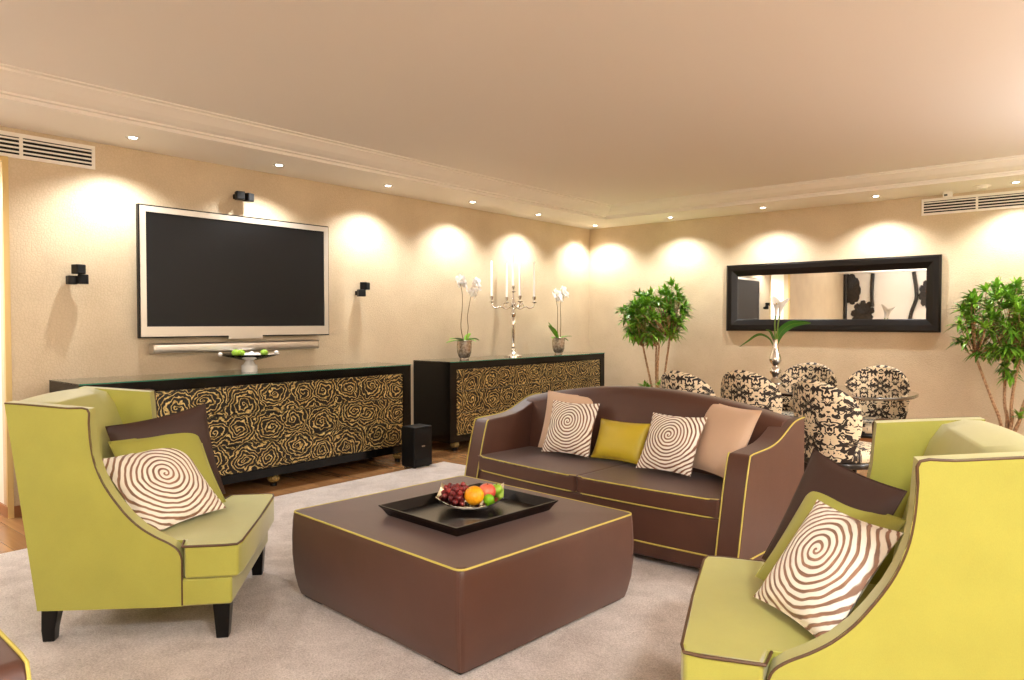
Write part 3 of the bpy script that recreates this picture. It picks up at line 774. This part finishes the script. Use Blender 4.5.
# ------------------------------------------------------------------ cushions
def cushion(name, label, cat, m_, loc, rot, a, b, T, group=None, seam=None):
    bm = bmesh.new(); N = 22; vt, vb = {}, {}
    for i in range(N + 1):
        for j in range(N + 1):
            u, v = -1 + 2 * i / N, -1 + 2 * j / N
            u = math.copysign(abs(u) ** .8, u); v = math.copysign(abs(v) ** .8, v)
            h = (max(0, 1 - abs(u) ** 2.6) * max(0, 1 - abs(v) ** 2.6)) ** .55
            x = a * u * (1 - .07 * (1 - v * v)); z = b * v * (1 - .07 * (1 - u * u))
            vt[i, j] = bm.verts.new((x, -T * h, z))
            vb[i, j] = vt[i, j] if i in (0, N) or j in (0, N) else bm.verts.new((x, T * h, z))
    for i in range(N):
        for j in range(N):
            bm.faces.new((vt[i, j], vt[i + 1, j], vt[i + 1, j + 1], vt[i, j + 1]))
            q = (vb[i, j], vb[i, j + 1], vb[i + 1, j + 1], vb[i + 1, j])
            bm.faces.new(q)
    o = obj(name, bm, m_); o.location = loc; o.rotation_euler = rot
    setp(o, label, cat, group)
    edge = []
    for k in range(4 * N):
        s, q = divmod(k, N)
        i, j = ((q, 0), (N, q), (N - q, N), (0, N - q))[s]
        edge.append((i, j))
    me = o.data
    pts = []
    for i, j in edge:
        u, v = -1 + 2 * i / N, -1 + 2 * j / N
        u = math.copysign(abs(u) ** .8, u); v = math.copysign(abs(v) ** .8, v)
        pts.append((a * u * (1 - .07 * (1 - v * v)), 0, b * v * (1 - .07 * (1 - u * u))))
    obj('seam', tube(bmesh.new(), pts, .003, 5, closed=True), seam or m_, o)
    return o
CU = [
    ('L', 'brown square cushion at the back of the left green armchair', 'brownp', (-3.44, 1.565, 0.636), (-0.155, -0.1458, 1.5309), .23, .23, .045),
    ('L', 'green square cushion in the middle of the stack on the left armchair', 'greenp', (-3.355, 1.5285, 0.5992), (-0.4814, -0.093, 1.6203), .208, .208, .045),
    ('L', 'white spiral patterned cushion in front on the left green armchair', 'swirl_big', (-3.268, 1.466, 0.568), (-0.7271, -0.0824, 1.7833), .206, .206, .05),
    ('R', 'brown square cushion at the back of the right green armchair', 'brownp', (-.702, 2.43, 0.634), (-0.4071, 0.1225, -0.6324), .213, .213, .045),
    ('R', 'green square cushion in the middle of the stack on the right armchair', 'greenp', (-.685, 2.345, 0.585), (-0.5473, 0.1131, -0.5964), .194, .194, .045),
    ('R', 'white spiral patterned cushion in front on the right green armchair', 'swirl_big', (-.6537, 2.2176, 0.572), (-0.6438, 0.0014, -0.6648), .186, .186, .05),
    ('S', 'plain beige cushion behind the spiral one at the left end of the sofa', 'beige', (-2.856, 4.0114, 0.6186), (-0.2991, 0.0304, 0.108), .2, .2, .055),
    ('S', 'white spiral patterned cushion at the left end of the brown sofa', 'swirl_small', (-2.7606, 3.90, 0.5979), (-0.4119, 0.0019, 0.0525), .18, .18, .05),
    ('S', 'yellow oblong cushion in the middle of the brown sofa', 'yellow', (-2.3958, 3.932, 0.5451), (-0.4129, -0.0163, -0.1343), .2, .13, .055),
    ('S', 'white spiral patterned cushion between the yellow and beige cushions on the sofa', 'swirl_small', (-1.9756, 3.8056, 0.5939), (-0.543, -0.0072, -0.0725), .18, .18, .05),
    ('S', 'plain beige cushion against the right arm of the sofa', 'beige', (-1.7017, 3.8832, 0.6338), (-0.4462, 0.0342, -0.451), .21, .21, .055),
]
for k, lb, m_, loc, rot, a, b, T in CU:
    cushion('throw_cushion', lb, 'cushion', M[m_], loc, rot, a, b, T, {'L': 'cushions on the left armchair', 'R': 'cushions on the right armchair', 'S': 'cushions on the brown sofa'}[k])

# ------------------------------------------------------------------ brown sofas
ARM = [(.80, .05), (.0, .05), (.006, .12), (.034, .25), (.080, .45), (.124, .61), (.145, .632), (.22, .638), (.32, .643), (.41, .654), (.49, .676), (.56, .706), (.63, .736), (.70, .754), (.80, .760)]
def bow(x): return .05 * (abs(x) / .86) ** 2 - .012
def sofa(label, loc, rz):
    t = thing('brown_sofa', label, 'sofa', loc, rz, 'brown sofas with yellow piping')
    for s in (-1, 1):
        a, b = (.875, 1.0) if s > 0 else (-1.0, -.875)
        o = obj('arm', prism(bmesh.new(), ARM, 'x', a, b), M['brown'], t, bevel=.012, angle=30)
        for xs, pp in ((s * .8785, ARM[1:7]), (s * .9965, ARM[1:])):
            pth = [(xs, y - .002 if z < .6 else y, z + (.001 if z > .6 else 0)) for y, z in pp]
            obj('piping', tube(bmesh.new(), spline([Vector(p) for p in pth], 3), .004, 6), M['pipe_y'], o, label='yellow piping')
        obj('piping', tube(bmesh.new(), [(s * 1.001, .035, .115), (s * 1.001, .79, .115)], .0045, 6), M['pipe_y'], o, label='yellow piping')
    # back: curved top rail
    bm = bmesh.new(); N = 28; rows = []
    def zt(x):
        return .872 - .128 * x * x
    for i in range(N + 1):
        x = -.95 + 1.9 * i / N; h = zt(x); sw = .03 * (abs(x) / .95) ** 2
        rows.append([bm.verts.new((x, y, z)) for y, z in ((.56 - sw, .10), (.58 - sw, .45), (.615 - sw, h - .06), (.64 - sw, h - .012), (.675 - sw * .5, h), (.755, h), (.785, h - .015), (.792, h - .10), (.792, .10))])
    for p, q in zip(rows, rows[1:]):
        for k in range(8): bm.faces.new((p[k], p[k + 1], q[k + 1], q[k]))
        bm.faces.new((p[8], p[0], q[0], q[8]))
    bm.faces.new(rows[0]); bm.faces.new(rows[-1][::-1])
    bk = obj('backrest', bm, M['brown'], t)
    # base with bowed front
    N = 16
    fr = [(-.88 + 1.76 * i / N, bow(-.88 + 1.76 * i / N) + .012) for i in range(N + 1)]
    ba = obj('seat_base', prism(bmesh.new(), fr + [(.88, .70), (-.88, .70)], 'z', .035, .305), M['brown'], t, bevel=.01)
    obj('piping', tube(bmesh.new(), [(x, y - .002, .112) for x, y in fr], .0045, 6), M['pipe_y'], ba, label='yellow piping')
    for s in (-1, 1):
        lo, hi = (.003, .873) if s > 0 else (-.873, -.003)
        fr = [(lo + (hi - lo) * i / N, bow(lo + (hi - lo) * i / N)) for i in range(N + 1)]
        bm = prism(bmesh.new(), fr + [(hi, .58), (lo, .58)], 'z', .308, .405)
        for f in [f for f in bm.faces if all(v.co.z > .40 for v in f.verts)]:
            bmesh.ops.inset_region(bm, faces=[f], thickness=.06, depth=.014)
        cu = obj('seat_cushion', bm, M['brown'], t, bevel=.018, angle=40)
        for z in (.404, .312):
            pth = [(lo + .006, fr[0][1] + .02, z)] + [(x, y - .001, z) for x, y in fr[1:-1]] + [(hi - .006, fr[-1][1] + .02, z)]
            obj('piping', tube(bmesh.new(), pth, .0038, 6), M['pipe_y'], cu, label='yellow piping')
    for sx in (-.93, .93):
        for sy in (.08, .70): obj('foot', mkbox(sx - .03, sx + .03, sy - .03, sy + .03, 0, .052), M['leg'], t, smooth=False)
    for sx in (-.3, .3): obj('foot', mkbox(sx - .03, sx + .03, .05, .11, 0, .037), M['leg'], t, smooth=False)
    return t
so = sofa('brown satin two-seat sofa with yellow piping and five cushions, behind the ottoman', (-2.38, 3.425, .0035), R(-4))
dup(so, (-1.49, -.538, .0035), R(90), 'brown yellow-piped sofa of which only an arm end shows at the bottom left corner')

# ------------------------------------------------------------------ ottoman, tray and fruit
t = thing('ottoman', 'large square brown satin ottoman with yellow piping, centre of the rug', 'ottoman', (-2.335, 2.422, .0035), R(-4))
hx, hy = .594, .543
def rrect(hx, hy, r, n=5):
    out = []
    for cx, cy, a0 in ((hx - r, hy - r, 0), (-hx + r, hy - r, 90), (-hx + r, -hy + r, 180), (hx - r, -hy + r, 270)):
        for k in range(n + 1):
            a = R(a0 + 90 * k / n); out.append((cx + r * math.cos(a), cy + r * math.sin(a)))
    return out
bm = bmesh.new(); rings = []
for z, g, r in ((.016, -.024, .022), (.05, -.014, .022), (.11, -.002, .025), (.20, .005, .03), (.28, .006, .03), (.365, .003, .03), (.397, 0, .03), (.406, -.006, .03)):
    rings.append([bm.verts.new((x, y, z)) for x, y in rrect(hx + g, hy + g, r)])
for k in (.15, .5, 1, 2, 3, 4, 5):
    s = 1 - k * .19; g = .406 + .006 * (1 - (1 - k / 5) ** 2)
    rings.append([bm.verts.new((x * s, y * s, g)) for x, y in rrect(hx - .006, hy - .006, .03)])
n = len(rings[0])
for p, q in zip(rings, rings[1:]):
    for k in range(n): bm.faces.new((p[k], p[(k + 1) % n], q[(k + 1) % n], q[k]))
bm.faces.new(rings[0][::-1]); bm.faces.new(rings[-1])
obj('upholstery', bm, M['brown'], t)
obj('piping', tube(bmesh.new(), [(x, y, .404) for x, y in rrect(hx - .001, hy - .001, .032)], .0042, 6, closed=True), M['pipe_y'], t, label='yellow piping around the top edge')
bm = bmesh.new()
for sx in (-1, 1):
    for sy in (-1, 1):
        obj('seam', tube(bmesh.new(), [(sx * (hx + g - .0085), sy * (hy + g - .0085), z) for z, g in ((.02, -.022), (.05, -.014), (.11, -.002), (.20, .005), (.28, .006), (.365, .003), (.396, .0))], .003, 5), M['brown'], t)
        obj('foot', mkbox(sx * (hx - .12) - .075, sx * (hx - .12) + .075, sy * (hy - .11) - .07, sy * (hy - .11) + .07, 0, .017), M['leg'], t, smooth=False)
ZO = .0035 + .4125
t = thing('serving_tray', 'dark lacquered rectangular tray with flared rim on the ottoman', 'tray', (-2.281, 2.418, ZO), R(-4))
tx, ty = .267, .320
obj('tray_floor', mkbox(-tx + .03, tx - .03, -ty + .03, ty - .03, .0, .008), M['tray'], t, smooth=False)
bm = bmesh.new(); prof = [(.036, .0), (.030, .0), (.012, .030), (.0, .043), (.0, .047), (.006, .047), (.018, .032), (.036, .0085)]
rings = [[bm.verts.new(p) for p in ((-tx + i, -ty + i, z), (tx - i, -ty + i, z), (tx - i, ty - i, z), (-tx + i, ty - i, z))] for i, z in prof]
for a, b in zip(rings, rings[1:] + rings[:1]):
    for k in range(4): bm.faces.new((a[k], a[(k + 1) % 4], b[(k + 1) % 4], b[k]))
obj('rim', bm, M['tray'], t, smooth=False)
ZTR = ZO + .008
BX, BY = -2.335, 2.486
t = thing('fruit_bowl', 'square silver fruit bowl with upturned ends standing on the tray', 'bowl', (BX, BY, ZTR), R(40))
bm = bmesh.new(); N = 14; top, bot = {}, {}
for i in range(N + 1):
    for j in range(N + 1):
        u, v = -1 + 2 * i / N, -1 + 2 * j / N
        z = .018 + .050 * abs(u) ** 2.6 + .012 * abs(v) ** 3
        x = .155 * u; y = .15 * v
        top[i, j] = bm.verts.new((x, y, z)); bot[i, j] = bm.verts.new((x, y, z - .006))
for i in range(N):
    for j in range(N):
        bm.faces.new((top[i, j], top[i + 1, j], top[i + 1, j + 1], top[i, j + 1])); bm.faces.new((bot[i, j], bot[i, j + 1], bot[i + 1, j + 1], bot[i + 1, j]))
for k in range(N):
    for a, b in (((k, 0), (k + 1, 0)), ((k + 1, N), (k, N)), ((0, k + 1), (0, k)), ((N, k), (N, k + 1))):
        bm.faces.new((top[a], bot[a], bot[b], top[b]))
obj('dish', bm, M['chrome'], t)
for sx in (-.03, .03):
    for sy in (-.03, .03): obj('foot', ball(bmesh.new(), (sx, sy, .007), .007, 10, 8), M['chrome'], t)
cA, sA = math.cos(R(40)), math.sin(R(40))
def inb(u, v): return (BX + u * cA - v * sA, BY + u * sA + v * cA)
zb = ZTR + .019
x, y = inb(.018, -.065)
t = thing('orange', 'bright orange fruit at the front of the fruit bowl', 'orange', (x, y, zb + .0475))
obj('fruit', ball(bmesh.new(), (0, 0, 0), .0465, 28, 18, (1, 1, .96)), M['orange'], t)
obj('stem_scar', ball(bmesh.new(), (-.01, -.026, .036), .004, 8, 6, (1, 1, .5)), M['stem'], t)
def apple(name, label, u, v, r, m_, dz=0):
    x, y = inb(u, v)
    t = thing(name, label, 'apple' if 'apple' in name else 'lime', (x, y, zb + r * .95 + dz))
    def f(p):
        k = 1 - .28 * math.exp(-((p.x ** 2 + p.y ** 2) / (r * r)) * 9) if p.z > 0 else 1
        return Vector((p.x, p.y, p.z * k))
    obj('fruit', ball(bmesh.new(), (0, 0, 0), r, 24, 16, (1, 1, .95), f if 'apple' in name else None), M[m_], t)
    obj('stalk', tube(bmesh.new(), [(0, 0, r * .62), (.004, 0, r * .98)], .0018, 6), M['twig'], t)
apple('red_apple', 'pinkish red apple behind the lime in the fruit bowl', .075, .018, .043, 'apple', .006)
apple('lime', 'small green lime at the right front of the fruit bowl', .086, -.062, .0265, 'lime', .003)
apple('green_apple', 'green apple half hidden behind the red apple in the fruit bowl', .118, .075, .032, 'appleg', .012)
gx, gy = inb(-.055, .0)
t = thing('grape_bunch', 'bunch of dark red grapes filling the left of the fruit bowl', 'grapes', (gx, gy, zb))
rnd = random.Random(4); pts = []
for k in range(4000):
    u, v = rnd.uniform(-.075, .095), rnd.uniform(-.10, .11)
    e = (u / .08) ** 2 if u < 0 else (u / .10) ** 2
    e += (v / .11) ** 2
    if e > 1: continue
    bottom = .050 * abs((u - .055) / .155) ** 2.6 + .012 * abs(v / .15) ** 3 + .0135
    z = bottom + rnd.uniform(0, .068 * (1 - e) ** .6)
    p = Vector((u, v, z))
    ow = (p.x - .073) ** 2 + (p.y + .065) ** 2 + (z - .047) ** 2
    oa = (p.x - .13) ** 2 + (p.y - .018) ** 2 + (z - .045) ** 2
    if ow < .061 ** 2 or oa < .058 ** 2: continue
    if all((p - q).length > .0215 for q in pts): pts.append(p)
    if len(pts) >= 90: break
Mz = Matrix.Rotation(R(40), 3, 'Z')
for p in pts:
    obj('grape', ball(bmesh.new(), Mz @ p, .0125, 12, 8, (1, 1, 1)), M['grape'], t)
obj('grape_stem', tube(bmesh.new(), [Mz @ Vector((-.03, .06, .05)), Mz @ Vector((.0, .02, .066)), Mz @ Vector((.03, .05, .075))], .003, 6), M['stem'], t)

# ------------------------------------------------------------------ dining group
def dining_chair():
    t = thing('dining_chair', '', 'chair', (0, 0, 0), 0, 'damask dining chairs')
    # backrest: rounded balloon back, curved in plan; front of chair towards +y
    bm = bmesh.new(); NU, NV = 20, 22; F, B = {}, {}
    for j in range(NV + 1):
        v = j / NV
        if v < .55: wd = .195 + (.265 - .195) * math.sin(v / .55 * PI / 2)
        else: wd = .265 * math.sqrt(max(0, 1 - ((v - .55) / .45) ** 2.3))
        wd = max(wd, .02)
        z = .415 + .515 * v
        for i in range(NU + 1):
            u = -1 + 2 * i / NU
            x = wd * u; cv = 1.9 * x * x
            edge = (1 - abs(u) ** 4) ** .5 * (1 - max(0, (v - .9) / .1) ** 3) ** .5 if abs(u) < 1 else 0
            yb = -.255 - .06 * v
            F[i, j] = bm.verts.new((x, yb + cv + .034 * edge, z)); B[i, j] = bm.verts.new((x, yb + cv - .030 * edge - .001, z))
    for i in range(NU):
        for j in range(NV):
            bm.faces.new((F[i, j], F[i, j + 1], F[i + 1, j + 1], F[i + 1, j])); bm.faces.new((B[i, j], B[i + 1, j], B[i + 1, j + 1], B[i, j + 1]))
    for j in range(NV):
        for i in (0, NU): bm.faces.new((F[i, j], F[i, j + 1], B[i, j + 1], B[i, j]))
    for i in range(NU):
        for j in (0, NV): bm.faces.new((F[i, j], F[i + 1, j], B[i + 1, j], B[i, j]))
    obj('backrest', bm, M['damask'], t, label='black and cream damask balloon back')
    obj('seat', lathe(bmesh.new(), [(.10, .41), (.255, .41), (.27, .43), (.272, .455), (.25, .485), (.16, .497), (.02, .50)], 36), M['damask_seat'], t)
    obj('seat_rail', lathe(bmesh.new(), [(.22, .372), (.262, .372), (.27, .38), (.27, .405), (.262, .412), (.22, .412)], 40), M['dark_rim'], t)
    for a in (45, 135, 225, 315):
        x, y = .215 * math.cos(R(a)), .215 * math.sin(R(a)); k = 1.12 if a > 180 else 1.0
        obj('leg', frustum(bmesh.new(), x * k, y * k, 0, .385, .014, .014, .022, .022, x * (1 - k), y * (1 - k)), M['leg'], t, bevel=.003)
    return t
dc = dining_chair()
chairs = [(-1.37, 5.06, -24, 'damask dining chair nearest the camera, its back turned between sofa and green armchair'),
          (-2.50, 5.31, -12, 'damask dining chair showing only its back top behind the middle of the sofa'),
          (-2.17, 5.70, -8, 'damask dining chair with back beside the silver vase, behind the right end of the sofa'),
          (-2.12, 6.50, 180, 'damask dining chair on the far side of the table, right of the vase'),
          (-1.55, 6.46, 175, 'damask dining chair at the far right of the table, above the table edge')]
for k, (x, y, a, lb) in enumerate(chairs):
    if k == 0: dc.location = (x, y, 0); dc.rotation_euler = (0, 0, R(a)); dc['label'] = lb
    else: dup(dc, (x, y, 0), R(a), lb)
t = thing('dining_table', 'glossy black dining table with rounded ends among the damask chairs', 'table', (-1.84, 6.02, 0))
def stadium(a, b, n=20, p=2.6):
    return [(a * math.copysign(abs(math.cos(2 * PI * i / (4 * n))) ** (2 / p), math.cos(2 * PI * i / (4 * n))), b * math.copysign(abs(math.sin(2 * PI * i / (4 * n))) ** (2 / p), math.sin(2 * PI * i / (4 * n)))) for i in range(4 * n)]
obj('tabletop', prism(bmesh.new(), stadium(.72, .50), 'z', .733, .757), M['glossblack'], t, bevel=.006, angle=60)
obj('pedestal', lathe(bmesh.new(), [(.03, .03), (.07, .04), (.06, .12), (.05, .5), (.08, .70), (.18, .734), (.05, .734)], 28), M['leg'], t)
obj('base', lathe(bmesh.new(), [(.05, .0), (.26, .0), (.26, .015), (.10, .04), (.03, .045)], 36), M['leg'], t)

VX, VY, VZ = -2.30, 6.38, .757
t = thing('silver_vase', 'slim silver hourglass vase holding calla lilies on the dining table', 'vase', (VX, VY, VZ))
obj('body', lathe(bmesh.new(), [(.03, 0), (.062, 0), (.064, .008), (.045, .03), (.024, .055), (.03, .075), (.046, .095), (.05, .115), (.036, .14), (.022, .155), (.034, .172), (.052, .20), (.052, .225), (.034, .27), (.022, .33), (.026, .39), (.022, .39), (.018, .33), (.01, .30)], 32), M['chrome'], t)
def calla(label, pts, rot):
    t = thing('calla_lily', label, 'flower', (VX, VY, VZ), 0, 'white calla lilies in the silver vase')
    sp = spline(pts, 8)
    obj('stem', tube(bmesh.new(), sp, .0075, 8, r2=.006), M['stem'], t)
    bm = bmesh.new(); N = 20; rows = []
    base = sp[-1]; rm = Euler(rot).to_matrix()
    for k in range(9):
        v = k / 8; ring = []
        for i in range(N + 1):
            a = -PI * 1.05 + 2.1 * PI * i / N
            lip = (1 + math.cos(a)) / 2
            r = .009 + .010 * v + .026 * max(0, v - .45) ** 1.5 * 2.0
            z = .125 * v * (1 - .22 * (1 - lip) * v) + .045 * lip ** 3 * v ** 3
            ring.append(bm.verts.new(base + rm @ Vector((r * math.cos(a) + .028 * lip ** 3 * v ** 3, r * math.sin(a) * 1.05, z))))
        rows.append(ring)
    for p, q in zip(rows, rows[1:]):
        for i in range(N): bm.faces.new((p[i], p[i + 1], q[i + 1], q[i]))
    obj('spathe', bm, M['petal'], t)
    obj('spadix', tube(bmesh.new(), [base + rm @ Vector((.0, 0, .02)), base + rm @ Vector((.004, 0, .11))], .005, 7), M['petal_c'], t, label='yellow spadix')
calla('white calla lily standing upright in the silver vase, left bloom', [(0, 0, .30), (-.005, 0, .42), (-.008, .0, .53), (.0, 0, .60)], (0, -.12, 2.4))
calla('white calla lily in the silver vase, right bloom leaning outwards', [(.004, 0, .30), (.012, 0, .42), (.022, .0, .53), (.035, 0, .595)], (0, .16, -.3))
def blade(name, label, pts, wd):
    sp = spline(pts, 8); bm = bmesh.new(); rows = []; n = len(sp)
    for i, p in enumerate(sp):
        tdir = (sp[min(i + 1, n - 1)] - sp[max(0, i - 1)]).normalized()
        s = tdir.cross(Vector((.2, 1, .35)).normalized()).normalized(); u = i / (n - 1)
        ww = wd * (math.sin(PI * min(1, .06 + .94 * u)) ** .8 if u < 1 else 0) + .0012
        rows.append([bm.verts.new(p - s * ww), bm.verts.new(p + Vector((0, .006, 0))), bm.verts.new(p + s * ww)])
    for a, b in zip(rows, rows[1:]):
        for k in range(2): bm.faces.new((a[k], a[k + 1], b[k + 1], b[k]))
    o = obj(name, bm, M['callaleaf']); o.location = (VX, VY, VZ); setp(o, label, 'leaf', 'leaves in the silver vase')
    obj('midrib', tube(bmesh.new(), [p + Vector((0, .004, 0)) for p in sp], .002, 5), M['stem'], o)
blade('calla_leaf', 'broad green leaf bending right from the silver vase', [(.0, 0, .32), (.02, 0, .40), (.06, 0, .47), (.13, 0, .52), (.21, 0, .535), (.30, 0, .535)], .034)
blade('calla_leaf', 'thin curled green leaf at the left of the vase mouth', [(.0, 0, .31), (-.02, 0, .40), (-.05, 0, .46), (-.09, 0, .475)], .012)
blade('grass_blade', 'long narrow green blade hanging left of the silver vase', [(-.01, 0, .31), (-.05, .0, .39), (-.12, 0, .43), (-.18, 0, .42), (-.25, 0, .37), (-.33, 0, .315)], .010)
